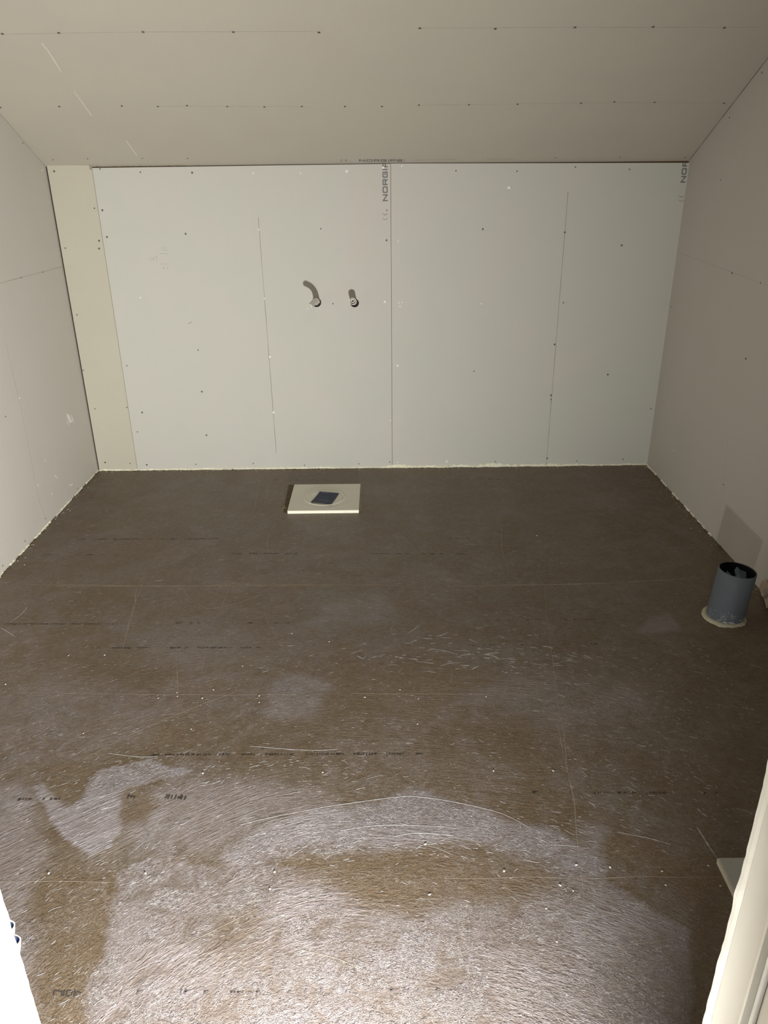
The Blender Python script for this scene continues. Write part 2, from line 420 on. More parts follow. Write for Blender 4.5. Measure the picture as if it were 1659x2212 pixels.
# the joints between the 60 cm chipboard rows
floor_marks('board_joint', [
    [(-40, 1903), (262, 1905)], [(960, 1898), (1200, 1896), (1568, 1895)], [(0, 1495), (430, 1501), (640, 1499)],
    [(760, 1498), (1100, 1499)], [(60, 1262), (400, 1266)]], M_SCR, 0.0017, 0.0003)
floor_marks('board_joint', [[(0, 1263), (300, 1266), (620, 1264), (900, 1264)], [(960, 1266), (1300, 1260), (1525, 1247)]], M_JOINT, 0.007, 0.0002, 0.5)
floor_marks('scratch', [
    [(1176, 1262), (1181, 1330), (1194, 1420), (1206, 1520), (1220, 1610), (1232, 1690), (1243, 1770), (1252, 1850), (1262, 1960), (1268, 2060), (1276, 2130), (1280, 2260)],
    [(1200, 1550), (1212, 1600), (1226, 1670)], [(322, 1236), (297, 1270), (288, 1320), (270, 1380), (258, 1430)],
    [(312, 1240), (302, 1275), (284, 1325), (264, 1400)], [(379, 1385), (383, 1470), (386, 1555)], [(449, 1368), (440, 1430), (431, 1490), (421, 1535)],
    [(500, 1497), (420, 1528), (330, 1565), (255, 1600), (180, 1640)], [(497, 1265), (486, 1290), (478, 1315)], [(395, 1265), (408, 1290), (450, 1315)],
    [(1178, 1553), (1200, 1553), (1232, 1549)], [(1395, 1538), (1440, 1537), (1480, 1526)], [(870, 1270), (930, 1252), (1060, 1263)],
    [(990, 1194), (1010, 1176), (1170, 1182)], [(1280, 1090), (1298, 1112), (1400, 1134), (1440, 1155)], [(1085, 1130), (1084, 1180), (1100, 1245)],
    [(562, 1030), (553, 1080), (545, 1112)], [(585, 1028), (577, 1060), (572, 1090)], [(600, 1118), (580, 1160), (578, 1200)],
    [(360, 2050), (450, 2018), (560, 1960)], [(630, 2045), (720, 2070), (790, 2100)], [(1290, 2050), (1450, 2030)], [(440, 1316), (500, 1306), (585, 1276)],
], M_SCR, 0.0015, 0.0003, 0.6)
floor_marks('glue_ridge', [
    [(520, 1782), (560, 1772), (650, 1752), (760, 1735), (850, 1722), (900, 1720), (990, 1733), (1080, 1756), (1150, 1790)],
    [(735, 1795), (800, 1786), (860, 1782), (960, 1786)], [(850, 1808), (900, 1800), (980, 1803)],
    [(1505, 1785), (1525, 1815), (1548, 1852)], [(1335, 1795), (1400, 1810), (1450, 1825)], [(540, 1612), (600, 1617), (680, 1622), (730, 1618)],
    [(235, 1628), (290, 1634), (340, 1634)], [(0, 1355), (20, 1366), (35, 1376)], [(60, 1310), (45, 1328), (20, 1345)], [(905, 1352), (880, 1368)],
], M_GLUE, 0.0024, 0.0004, 0.8)

# short dried dabs of primer lying along the sweep (too many to count): one stuff part of the floor
def dabs():
    bm = bmesh.new()
    rr = random.Random(5)
    regions = [((760, 1385), (1240, 1450), 120, 0.036, 0.0045), ((420, 1640), (760, 1700), 60, 0.02, 0.003), ((560, 1800), (1200, 1850), 90, 0.022, 0.003),
               ((130, 1640), (520, 1800), 90, 0.02, 0.0028), ((900, 1720), (1300, 1900), 80, 0.018, 0.0025), ((100, 1850), (560, 2212), 130, 0.012, 0.0018), ((560, 1900), (1400, 2212), 160, 0.012, 0.0018),
               ((0, 1300), (1500, 1700), 900, 0.011, 0.0018), ((60, 1025), (1560, 1300), 420, 0.018, 0.0022), ((1200, 1400), (1640, 1800), 200, 0.02, 0.003), ((0, 1500), (200, 2000), 80, 0.018, 0.002)]
    for (a, b), (c, d), n, L, w in regions:
        for _ in range(n):
            gx, gy = rr.uniform(a, c), rr.uniform(b, d)
            if (a, b) == (760, 1385): gx, gy = rr.gauss(1010, 150), rr.gauss(1415, 24)
            elif n < 100: gx += rr.gauss(0, (c - a) * .15); gy += rr.gauss(0, (d - b) * .3)
            p = on_floor(gx, gy)
            if not (XL + 0.02 < p.x < XR - 0.02 and p.y < D - 0.03): continue
            if abs(p.x - 1.072) < 0.09 and abs(p.y - 2.045) < 0.09: continue
            t = Vector((p.y - 0.40, -(p.x - 0.03), 0)).normalized()
            if p.y > 2.0: t = Vector((1, rr.uniform(-0.5, 0.5), 0)).normalized()
            ang = rr.gauss(0, 0.35); t = Vector((t.x * math.cos(ang) - t.y * math.sin(ang), t.x * math.sin(ang) + t.y * math.cos(ang), 0))
            l = L * 0.62 * rr.lognormvariate(-0.3, 0.5)
            s = Vector((-t.y, t.x, 0)); bend = rr.uniform(-0.10, 0.10) * l
            pts = [p + t * l * (q - 0.5) + s * bend * (1 - (2 * q - 1) ** 2) for q in (0, 0.25, 0.5, 0.75, 1)]
            add_ribbon(bm, pts, UPZ, w * rr.uniform(0.35, 0.9), rr.uniform(0.0002, 0.0004), True, 0.35)
    o = obj('primer_dabs', bm, M_GLUE, floor); o['kind'] = 'stuff'
dabs()

# stamped rows of small print on the chipboard (worn, unreadable)
def print_row(x0, y0, x1, y1, h, dens, mat, seed):
    rr = random.Random(seed); bm = bmesh.new()
    a, b = on_floor(x0, y0), on_floor(x1, y1); L = (b - a).length; t = (b - a).normalized(); s = UPZ.cross(t)
    x = 0
    while x < L:
        if rr.random() < dens:
            w = rr.uniform(0.0015, 0.004); k = h * rr.uniform(0.4, 1.0)
            p = a + t * x + s * rr.uniform(-0.15, 0.15) * h
            q = [p - s * k / 2, p + t * w - s * k / 2, p + t * (w + 0.001) + s * k / 2, p + t * 0.001 + s * k / 2]
            add_poly(bm, [v + UPZ * 0.0004 for v in q])
            if rr.random() < 0.4:
                q = [p, p + t * 0.008, p + t * 0.008 + s * 0.002, p + s * 0.002]; add_poly(bm, [v + UPZ * 0.0004 for v in q])
            x += rr.uniform(0.004, 0.009)
        else: x += rr.uniform(0.01, 0.03)
    obj('printed_row', bm, mat, floor)
M_FINK = plain('black_stamp_ink', (0.062, 0.050, 0.040), 0.7, 0.3, 200)
M_FINKF = plain('worn_stamp_ink', (0.17, 0.145, 0.15), 0.7, 0.4, 200)
for i, a in enumerate([(10, 1348, 250, 1348, .006, .95), (350, 1346, 640, 1346, .004, .5), (210, 1400, 560, 1399, .008, .8), (310, 1631, 910, 1629, .007, .9), (0, 1727, 200, 1726, .008, .7),
                       (275, 1722, 400, 1723, .014, .9), (1000, 1395, 1420, 1389, .005, .6), (1050, 1340, 1300, 1338, .004, .6), (1150, 1712, 1560, 1714, .008, .6), (170, 1165, 470, 1164, .007, .9),
                       (80, 1198, 250, 1199, .006, .7), (500, 1196, 640, 1196, .008, .9), (800, 1196, 1010, 1197, .006, .7), (990, 1035, 1150, 1034, .005, .6), (260, 2145, 1010, 2140, .010, .35), (1490, 1130, 1520, 1130, .006, 1.0),
                       (880, 1163, 1010, 1163, .004, .5), (590, 1037, 760, 1037, .005, .6)]):
    print_row(*a, M_FINKF if a[1] == 2145 else M_FINK, 100 + i)
# the bolder hand-sized stamped strokes at bottom left
def bold_stamp():
    bm = bmesh.new()
    for p in ([(118, 2140), (116, 2150)], [(121, 2140), (132, 2142)], [(134, 2140), (133, 2152)], [(140, 2139), (137, 2152)], [(146, 2139), (143, 2151)], [(146, 2140), (154, 2140)], [(144, 2151), (151, 2152)], [(157, 2140), (154, 2151)], [(162, 2139), (160, 2152)], [(166, 2141), (163, 2151)], [(168, 2142), (175, 2146)]):
        a, b = [on_floor(*q) for q in p]; add_ribbon(bm, dense([a, b], 0.01), UPZ, 0.0032, 0.0003, False)
    obj('printed_stamp', bm, M_FINK, floor)
bold_stamp()

# small white glue drops on the floor
for (x, y, r) in [(1160, 1157, .0035), (593, 1883, .004), (1245, 1868, .004), (1318, 1873, .004), (1210, 1912, .004), (1238, 1924, .003), (1089, 1881, .004), (919, 1823, .004), (788, 1506, .0035), (864, 1490, .003), (904, 1509, .003),
                  (902, 1564, .003), (697, 1668, .0035), (560, 1503, .0035), (560, 1517, .003), (711, 1386, .0035), (524, 1439, .003), (630, 1368, .003), (382, 1496, .003), (383, 1504, .003), (437, 1508, .004), (461, 1490, .0035),
                  (413, 1575, .003), (342, 1508, .003), (148, 1416, .003), (180, 1584, .003), (438, 1670, .004), (105, 1886, .004), (314, 1886, .004), (1066, 1665, .0035), (1195, 1665, .0035), (1050, 1505, .003),
                  (1203, 2034, .003), (928, 1932, .004), (583, 1920, .004), (1530, 1870, .003), (1430, 1882, .003), (1438, 1912, .003), (226, 1415, .004), (12, 1478, .004), (1556, 1914, .003), (1180, 1962, .003)]:
    r *= 0.78; p = on_floor(x, y); bm = bmesh.new()
    add_lathe(bm, [(r * .85, 0.0002), (r * 0.8, r * 0.18), (r * 0.5, r * 0.36), (0, r * 0.42)], 10, Matrix.Translation(p) @ Matrix.Rotation(random.uniform(0, 3), 4, 'Z') @ Matrix.Diagonal((1.25, 0.85, 1, 1)))
    obj('glue_drop', bm, M_FILL if (x, y) == (1160, 1157) else M_DROP, floor, True)

# ------------------------------------------------------------------ lettering
GL = {
    'N': [[(0, 0), (0, 1)], [(0, 1), (1, 0)], [(1, 0), (1, 1)]],
    'O': [[(.12, 0), (.88, 0), (1, .15), (1, .85), (.88, 1), (.12, 1), (0, .85), (0, .15), (.12, 0)]],
    'R': [[(0, 0), (0, 1), (.88, 1), (1, .88), (1, .58), (.88, .45), (0, .45)], [(.6, .45), (1, 0)]],
    'G': [[(1, .85), (.88, 1), (.12, 1), (0, .85), (0, .15), (.12, 0), (1, 0), (1, .5), (.5, .5)]],
    'I': [[(0, 0), (0, 1)]],
    'P': [[(0, 0), (0, 1), (.88, 1), (1, .88), (1, .55), (.88, .42), (0, .42)]],
    'S': [[(1, .85), (.88, 1), (.12, 1), (0, .88), (0, .62), (.12, .52), (.88, .48), (1, .38), (1, .12), (.88, 0), (.12, 0), (0, .15)]],
    'c': [[(.5 - .5 * math.sin(a) + .42, .5 + .5 * math.cos(a)) for a in [math.pi * k / 10 for k in range(11)]]],
    '!': [[(0, .35), (0, 1)], [(0, 0), (0, .12)]],
}
GL['e'] = GL['c'] + [[(.42, .5), (.85, .5)]]
LIFT = [0]
def thick(bm, pts, o, u, v, n, w, clip=None):
    P = [o + u * a + v * b for a, b in pts]
    for i, (a, b) in enumerate(zip(P, P[1:])):
        t = (b - a).normalized(); s = n.cross(t) * (w / 2); e = t * (w * 0.42)
        q = [a - e - s, b + e - s, b + e + s, a - e + s]
        if clip: q = [clip(p) for p in q]
        LIFT[0] = (LIFT[0] + 1) % 12; lift = 0.00015 + 0.00002 * LIFT[0]
        add_poly(bm, [p + n * lift for p in q])
def lettering(parent, items, n, mat, name='printed_lettering', clip=None):
    """items: glyph, corner point, vector across its width, vector up its height, stroke"""
    bm = bmesh.new()
    for g, o, u, v, w in items:
        for st in GL[g]: thick(bm, st, o, u, v, n, w, clip)
    return obj(name, bm, mat, parent)

# ------------------------------------------------------------------ screws, pencil lines
def screw_mesh(r, deep):
    bm = bmesh.new()
    add_lathe(bm, [(r, 0.0001), (r * 0.95, 0.0006), (r * 0.55, 0.0005), (r * 0.4, 0.0001), (0, 0.0001)] if deep else [(r, 0.0001), (r * 0.9, 0.0007), (0, 0.0010)], 12)
    me = bpy.data.meshes.new('screw')
    for f in bm.faces: f.smooth = True
    bm.to_mesh(me); bm.free(); return me
ME_D = screw_mesh(0.0042, True); ME_D.materials.append(M_SCREW)
ME_S = screw_mesh(0.0030, True); ME_S.materials.append(M_SCREW)
ME_W = screw_mesh(0.0044, False); ME_W.materials.append(M_FILL)
ME_V = screw_mesh(0.0028, False); ME_V.materials.append(M_FILL)
def screw(parent, p, n, kind, sx=1.0):
    o = bpy.data.objects.new('screw_head' if kind in 'ds' else 'filled_screw_hole', {'d': ME_D, 's': ME_S, 'w': ME_W, 'v': ME_V}[kind])
    C.objects.link(o); o.parent = parent
    o.matrix_world = frame_of(n, p) @ Matrix.Diagonal((sx, 1, 1, 1))
    return o
def surface_lines(parent, name, paths, fn, n, mat, w, lift=0.0003):
    for p in paths:
        bm = bmesh.new(); add_ribbon(bm, dense([fn(*q) for q in p], 0.05), n, w, lift, False, 0.4); obj(name, bm, mat, parent)

# ------------------------------------------------------------------ back wall
NB = Vector((0, -1, 0))
bm = bmesh.new(); add_box(bm, (XL - 0.1, D + 0.0125, 0), (XR + 0.1, D + 0.10, ZC + 0.03))
wall_back = struct(obj('wall_back', bm, M_WOOD))
X1, X2 = -1.1555, 0.0465
def board(x0, x1, z0, zt0, zt1, mat, holes=()):
    bm = bmesh.new()
    add_box(bm, (x0, D, z0), (x1, D + 0.0124, zt0))
    for v in bm.verts:
        if v.co.z > 1: v.co.z = zt0 if v.co.x < (x0 + x1) / 2 else zt1
    if not holes: return obj('gypsum_board', bm, mat, wall_back)
    o = obj('gypsum_board', bm, mat, wall_back)
    for hx, hz, hr in holes:
        cb = bmesh.new(); add_lathe(cb, [(0, -0.05), (hr, -0.05), (hr, 0.05), (0, 0.05)], 40, Matrix.Translation((hx, D, hz)) @ Matrix.Rotation(math.pi / 2, 4, 'X'))
        bmesh.ops.remove_doubles(cb, verts=cb.verts, dist=1e-6); bmesh.ops.recalc_face_normals(cb, faces=cb.faces)
        c = obj('cutter', cb, None); md = o.modifiers.new('b', 'BOOLEAN'); md.object = c; md.operation = 'DIFFERENCE'; md.solver = 'EXACT'
        dg = bpy.context.evaluated_depsgraph_get(); dg.update()
        me = bpy.data.meshes.new_from_object(o.evaluated_get(dg)); o.modifiers.clear(); o.data = me
        if not me.materials: me.materials.append(mat)
        bpy.data.objects.remove(c)
    return o
PIPE_A = on_back(683.5, 653); PIPE_B = on_back(766, 654.5)
b1 = board(XL + 0.0065, X1 - 0.0008, 0.002, ZC + 0.002, ZC - 0.001, M_YEL)
b2 = board(X1 + 0.0008, X2 - 0.0008, 0.002, ZC - 0.010, ZC - 0.006, M_BOARD, [(PIPE_A.x, PIPE_A.z, 0.0205), (PIPE_B.x, PIPE_B.z, 0.0185)])
b3 = board(X2 + 0.0009, XR, 0.002, ZC - 0.005, ZC - 0.013, M_BOARD)
b1['label'] = 'narrow yellowish gypsum strip at the left corner'
# dark holes behind the conduits
for p, r in ((PIPE_A, 0.022), (PIPE_B, 0.020)):
    bm = bmesh.new(); add_lathe(bm, [(0, 0), (r, 0), (r, 0.0002), (0, 0.0002)], 24, Matrix.Translation((p.x, D + 0.0122, p.z)) @ Matrix.Rotation(math.pi / 2, 4, 'X'))
    obj('pipe_hole', bm, M_DARK, wall_back)
def bparent(p): return b1 if p.x < X1 else (b2 if p.x < X2 else b3)
for k, lst in {
    'd': [(117, 370), (415, 373), (221, 454), (231, 512), (401, 505), (214, 520), (214, 537), (1043, 495), (1220, 502), (1343, 530), (1198, 744), (1313, 809), (1190, 854), (436, 846), (446, 940), (307, 891), (227, 999), (317, 1004), (835, 519),
          (1182, 990)],
    's': [(216, 365), (204, 450), (693, 494), (985, 369), (1117, 370), (1243, 361), (1360, 366), (1217, 654), (1190, 863), (1406, 883), (297, 933), (281, 1001), (423, 1003), (547, 1001), (658, 1005), (775, 1002), (1246, 996), (1346, 992), (1070, 997), (719, 656), (141, 536),
          (428, 756), (205, 883), (274, 880), (180, 800), (166, 680), (274, 790), (303, 372), (1024, 802), (842, 998)],
    'w': [(749, 370), (828, 362), (583, 771), (831, 652), (965, 997), (859, 790), (591, 891)],
    'v': [(868, 359), (547, 374), (649, 374), (559, 496), (571, 645), (862, 654), (869, 653), (864, 662), (1040, 656), (843, 908), (859, 999), (1451, 645), (303, 643), (860, 521)]}.items():
    for q in lst:
        p = on_back(*q); screw(bparent(p), p, NB, k)
M_BLINE = plain('dark_pencil_line', (0.23, 0.215, 0.185), 0.8)
surface_lines(b2, 'pencil_line', [[(558, 470), (597, 980)]], on_back, NB, M_BLINE, 0.0017)
surface_lines(b3, 'pencil_line', [[(1227, 415), (1180, 1003)]], on_back, NB, M_BLINE, 0.0017)
surface_lines(b2, 'pencil_note', [[(333, 557), (336, 555), (338, 551)], [(338, 554), (339, 567)], [(345, 548), (364, 548.5)], [(345, 570), (365, 571)], [(348, 534), (353, 533.5), (353, 537), (348, 541)], [(356, 533.5), (360, 533.5), (360.5, 540.5), (354, 541.5)],
    [(322, 557), (327, 556.5), (327, 561), (322.5, 560), (327, 563.5)], [(331, 557), (334, 560), (332, 562.5), (329.5, 560.5), (331, 557)], [(352, 575.5), (356, 577), (352, 581), (354, 580.8)], [(360, 577), (363, 578), (359.5, 581.5), (363, 581.7)]], on_back, NB, plain('pencil_note', (0.33, 0.315, 0.28), 0.7), 0.0013)
surface_lines(b2, 'scuff', [[(406, 699), (414, 696)], [(690, 650), (691, 655)]], on_back, NB, M_PENCIL, 0.003)
bm = bmesh.new(); add_poly(bm, [p + NB * 0.0004 for p in (on_back(1094, 407), on_back(1100, 402), on_back(1103, 408))]); obj('filler_dab', bm, M_FILL, b3)
bm = bmesh.new(); add_poly(bm, [p + NB * 0.0004 for p in (on_back(192, 355), on_back(197, 354), on_back(198, 367), on_back(194, 367))]); obj('smudge', bm, plain('grey_smudge', (.30, .26, .2)), b1)

# printed brand lettering running up the right edge of each wide board
def vert_word(px_base, px_top, rows, zmax, parent):
    """letters read upwards: rows = glyph, y px at its start (low), y px at its end (high)"""
    items = []
    for g, ya, yb in rows:
        xb = px_base(ya); xt = px_top(ya)
        a = on_back(xb, ya); bb = on_back(xb, yb); t = on_back(xt, ya)
        u = Vector((0, 0, bb.z - a.z)); v = Vector((t.x - a.x, 0, 0))
        w = 0.0047 if g not in 'ce' else 0.0016
        m = w / 2
        u2 = u - u.normalized() * w; v2 = v - v.normalized() * w
        items.append((g, a + u.normalized() * m + v.normalized() * m, u2, v2, w))
    def clip(p): q = p.copy(); q.z = min(q.z, zmax - 0.0004); return q
    lettering(parent, items, NB, M_INK, 'printed_lettering', clip)
vert_word(lambda y: 837.3 + (y - 352) * 0.004, lambda y: 826 + (y - 352) * 0.008, [('N', 434.6, 419.6), ('O', 417, 402.6), ('R', 400, 386.5), ('G', 384, 370.3), ('I', 367.5, 364.5), ('P', 361.5, 347)], ZC - 0.006, b2)
vert_word(lambda y: 837, lambda y: 827, [('c', 477.5, 470), ('e', 467.5, 460)], 9, b2)
surface_lines(b2, 'printed_dash', [[(835, 456), (835, 452.5)], [(837, 456), (837, 452.5)]], on_back, NB, M_INK, 0.0022)
vert_word(lambda y: 1481.3 - (y - 387) * 0.1, lambda y: 1470.5 - (y - 387) * 0.12, [('N', 394.7, 380), ('O', 377.3, 363)], 9, b3)
vert_word(lambda y: 1484.0, lambda y: 1473.6, [('R', 360, 345)], ZC - 0.0135, b3)
vert_word(lambda y: 1476.5, lambda y: 1466, [('c', 438, 431), ('e', 428.5, 422)], 9, b3)

# ------------------------------------------------------------------ side walls
NL, NR = Vector((1, 0, 0)), Vector((-1, 0, 0))
def side_wall(name, x, out, mat):
    bm = bmesh.new()
    prof = [(YW - 0.1, 0), (D + 0.0, 0), (D + 0.0, ZC + 0.0), (YF, 2.4), (YW - 0.1, 2.4)]
    prof = [(YW - 0.1, -0.01), (D + 0.05, -0.01), (D + 0.05, ZC - 0.02), (YF, 2.42), (YW - 0.1, 2.42)]
    add_poly(bm, [Vector((x, y, z)) for y, z in prof], Vector((out, 0, 0)), 0.06)
    bmesh.ops.recalc_face_normals(bm, faces=bm.faces)
    return struct(obj(name, bm, mat))
wall_left = side_wall('wall_left', XL, -1, M_SIDE)
wall_right = side_wall('wall_right', XR, 1, M_SIDE)
for q, k in [((45, 600), 's'), ((93, 588), 's'), ((91, 367), 'v'), ((54, 1169), 's'), ((6, 1222), 's'), ((82, 1048), 'v'), ((98, 1120), 's'), ((167, 1055), 's'), ((49, 309), 's'), ((12, 900), 's'), ((42, 860), 'v')]: screw(wall_left, on_left(*q), NL, k)
for q, k in [((1646, 157), 's'), ((1576, 254), 's'), ((1581, 590), 'd'), ((1557, 389), 's'), ((1611, 775), 'd'), ((1563, 1047), 's'), ((1450, 663), 's'), ((1455, 973), 'v'), ((1643, 611), 's')]: screw(wall_right, on_right(*q), NR, k)
surface_lines(wall_left, 'pencil_line', [[(-30, 620), (134, 576)], [(12, 740), (45, 880), (84, 1080), (101, 1128)], ], on_left, NL, M_PENCIL, 0.0016)
surface_lines(wall_right, 'pencil_line', [[(1465, 546), (1560, 580), (1680, 625)], [(1572, 950), (1560, 1060), (1545, 1165)]], on_right, NR, plain('faint_pencil', (.42, .39, .34)), 0.0014)
surface_lines(wall_left, 'white_scuff', [[(118, 1026), (124, 1033)], [(149, 1049), (157, 1046)], [(97, 998), (99, 992)], [(110, 1065), (113, 1070)]], on_left, NL, M_SCUFF, 0.004)
for pts in ([(143, 892), (150, 898), (156, 912), (151, 914), (145, 903)], [(152, 893), (158, 906), (160, 916), (156, 908)], [(142, 905), (148, 915), (153, 921), (146, 915)]):
    bm = bmesh.new(); add_poly(bm, [on_left(*q) + NL * 0.0005 for q in pts]); obj('filler_dab', bm, M_SCUFF, wall_left)
surface_lines(wall_left, 'dark_mark', [[(200, 1004), (203, 1020)], [(99, 383), (101, 390)]], on_left, NL, M_PENCIL, 0.002)
# dark shrinkage gap in the left corner
bm = bmesh.new(); add_box(bm, (XL, D + 0.006, 0), (XL + 0.0065, D + 0.0123, ZC)); obj('corner_gap', bm, M_DARK, wall_back)

# ------------------------------------------------------------------ ceiling: roof slope and flat part
def ceiling():
    bm = bmesh.new()
    e = 0.05
    a = PC - Vector((0, -math.cos(AL), math.sin(AL))) * -0.04
    lowp = Vector((0, D + e * math.cos(AL), ZC - e * math.sin(AL)))
    pts = [Vector((XL - e, lowp.y, lowp.z)), Vector((XR + e, lowp.y, lowp.z)), Vector((XR + e, YF, 2.4)), Vector((XL - e, YF, 2.4))]
    add_poly(bm, pts, -NC, 0.02)
    add_box(bm, (XL - e, YW - 0.1, 2.4), (XR + e, YF + 0.01, 2.42))
    bmesh.ops.recalc_face_normals(bm, faces=bm.faces)
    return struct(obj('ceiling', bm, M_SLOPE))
ceil = ceiling()
def lift_slope(px, py): return on_slope(px, py)
row1 = [(5, 73), (127, 71), (309, 69), (504, 69), (689, 70), (907, 61), (1070, 62), (1242, 59), (1411, 58), (1565, 60)]
row2 = [(1, 232), (128, 230), (263, 229), (341, 230), (404, 228), (491, 230), (571, 231), (652, 230), (745, 230), (825, 230), (905, 227), (1013, 226), (1118, 225), (1255, 223), (1327, 220), (1414, 221), (1564, 223)]
row3 = [(114, 345), (189, 343), (308, 342), (405, 342), (1200, 341), (1340, 340), (1480, 340)]
for q in row1: screw(ceil, on_slope(*q), NC, 'd', 1.1)
for q in row2: screw(ceil, on_slope(*q), NC, 'd', 0.9)
for q in row3: screw(ceil, on_slope(*q), NC, 's')
surface_lines(ceil, 'pencil_line', [[(0, 74), (309, 69), (689, 68)], [(907, 61), (1242, 59), (1645, 59)], [(341, 229.5), (668, 230.5)], [(900, 227.5), (1327, 221.5), (1592, 222)]], on_slope, NC, M_PENCIL, 0.0016)
surface_lines(ceil, 'white_scuff', [[(160, 197), (198, 250)], [(90, 93), (104, 110), (132, 155)], [(272, 303), (296, 337)]], on_slope, NC, plain('pale_scratch_paper', (.66, .62, .54)), 0.0026)
def hor_word():
    items = []
    for g, xa, xb in [('N', 775.6, 789), ('O', 791.5, 805), ('R', 807.5, 819.5), ('G', 822, 835), ('I', 838.5, 840.5), ('P', 843, 855), ('S', 857, 869), ('!', 872.5, 874), ('c', 733, 741), ('e', 743, 750.5)]:
        a = on_slope(xa, 349.3); b = on_slope(xb, 349.3); t = on_slope(xa, 344)
        u, v = b - a, t - a; v = v - u.normalized() * v.dot(u.normalized())
        w = 0.0046 if g not in 'ce!' else 0.0022
        if g in '!I': u = u.normalized() * 0.0001 + u.normalized() * w
        items.append((g, a + (u.normalized() + v.normalized()) * w / 2, u - u.normalized() * w, v - v.normalized() * w, w))
    lettering(ceil, items, NC, M_INK)
hor_word()
surface_lines(ceil, 'printed_dash', [[(752, 348.5), (760, 348.7)], [(895, 346), (985, 344)], [(1050, 343.5), (1110, 343)]], on_slope, NC, M_PENCIL, 0.003)
# old foam crumbs showing in the gap on the left
bm = bmesh.new()
for i in range(34):
    x = random.uniform(-1.14, -0.72); bmesh.ops.create_icosphere(bm, subdivisions=1, radius=random.uniform(0.0015, 0.0035), matrix=Matrix.Translation((x, D + 0.006, ZC - 0.0055 + random.uniform(0, .003))) @ Matrix.Diagonal((2, 1, .7, 1)))
obj('foam_crumbs', bm, plain('tan_foam_crumbs', (0.36, 0.26, 0.15), .8), wall_back)
for xx, nn, nm in ((XL, NL, wall_left), (XR, NR, wall_right)):      # open hairline joint between side walls and slope
    bm = bmesh.new(); q0 = Vector((xx, D, ZC)) + NC * .0012; q1 = Vector((xx, YF, 2.4)) + NC * .0012
    add_ribbon(bm, dense([q0, q1], .05), nn, 0.0022, 0.0003, False, .3); obj('open_joint', bm, M_DARK if nm is wall_right else M_PENCIL, nm)

# ------------------------------------------------------------------ sealant along the floor edges
def bead(name, p0, p1, n, hmax, dep, mat, parent, seed, step=0.006, gap=0.0, base=0.0015):
    """a rough crumbly bead in the corner between floor and wall; n points into the room"""
    rr = random.Random(seed); L = (p1 - p0).length; t = (p1 - p0).normalized(); m = int(L / step)
    bm = bmesh.new(); rows = []
    for i in range(m + 1):
        x = i * step
        h = hmax * (0.55 + 0.55 * pnoise(Vector((x * 9, seed, 0))) + 0.35 * pnoise(Vector((x * 55, seed, 3))) + rr.uniform(-.08, .08))
        d = dep * (0.6 + 0.6 * pnoise(Vector((x * 13, seed, 7))) + 0.5 * pnoise(Vector((x * 80, seed, 9))))
        if gap and pnoise(Vector((x * 14, seed, 20))) < gap: h, d = 0.0003, 0.0003
        h = max(h, base * .3); d = max(d, 0.0004)
        p = p0 + t * x
        rows.append([bm.verts.new(p + UPZ * h + n * 0.0004), bm.verts.new(p + UPZ * h * 0.75 + n * d * 0.55), bm.verts.new(p + UPZ * h * 0.3 + n * d), bm.verts.new(p + UPZ * 0.0002 + n * d * rr.uniform(.8, 1.3))])
    for a, b in zip(rows, rows[1:]):
        for j in range(3): bm.faces.new((a[j], b[j], b[j + 1], a[j + 1]))
    obj(name, bm, mat, parent)
bead('sealant_bead', Vector((XL + .005, D, 0)), Vector((XR, D, 0)), NB, 0.011, 0.007, M_FOAM, wall_back, 3)
bead('sealant_bead', Vector((0.02, D, 0)), Vector((0.92, D, 0)), NB, 0.019, 0.010, M_FOAM, wall_back, 5)
bead('sealant_bead', Vector((XL, YW, 0)), Vector((XL, D, 0)), NL, 0.010, 0.006, M_FOAM, wall_left, 8, gap=-0.12)
bead('sealant_bead', Vector((XR, 2.6, 0)), Vector((XR, D, 0)), NR, 0.010, 0.007, M_FOAM, wall_right, 9, gap=-0.02)
bead('sealant_bead', Vector((XR, YW, 0)), Vector((XR, 2.12, 0)), NR, 0.012, 0.008, M_FOAM, wall_right, 12, gap=-0.1)
def crumbs(p0, p1, n, cnt, seed, mat, parent, spread=0.012, name='crumb_line'):
    rr = random.Random(seed); bm = bmesh.new()
    for i in range(cnt):
        p = p0.lerp(p1, rr.random()) + n * abs(rr.gauss(0.004, spread * .5)); r = rr.uniform(0.0006, 0.0019)
        bmesh.ops.create_icosphere(bm, subdivisions=1, radius=r, matrix=Matrix.Translation(p + UPZ * r * 0.5) @ Matrix.Rotation(rr.uniform(0, 3), 4, 'Z') @ Matrix.Diagonal((rr.uniform(1, 2.2), 1, .6, 1)))
    o = obj(name, bm, mat, parent); o['kind'] = 'stuff'
crumbs(Vector((XL, D, 0)), Vector((XR, D, 0)), NB, 420, 1, M_CRUMB, floor)
crumbs(Vector((XL, YW + .9, 0)), Vector((XL, D, 0)), NL, 420, 2, M_CRUMB, floor)
crumbs(Vector((XR, YW + .9, 0)), Vector((XR, D, 0)), NR, 420, 3, M_CRUMB, floor)
crumbs(Vector((XL, D, 0)), Vector((XR, D, 0)), NB, 110, 4, M_FOAM, floor, 0.03, 'foam_crumbs')
crumbs(Vector((XR, 1.9, 0)), Vector((XR, D, 0)), NR, 90, 5, M_FOAM, floor, 0.05, 'foam_crumbs')
crumbs(Vector((XL, 1.9, 0)), Vector((XL, D, 0)), NL, 60, 6, M_FOAM, floor, 0.04, 'foam_crumbs')

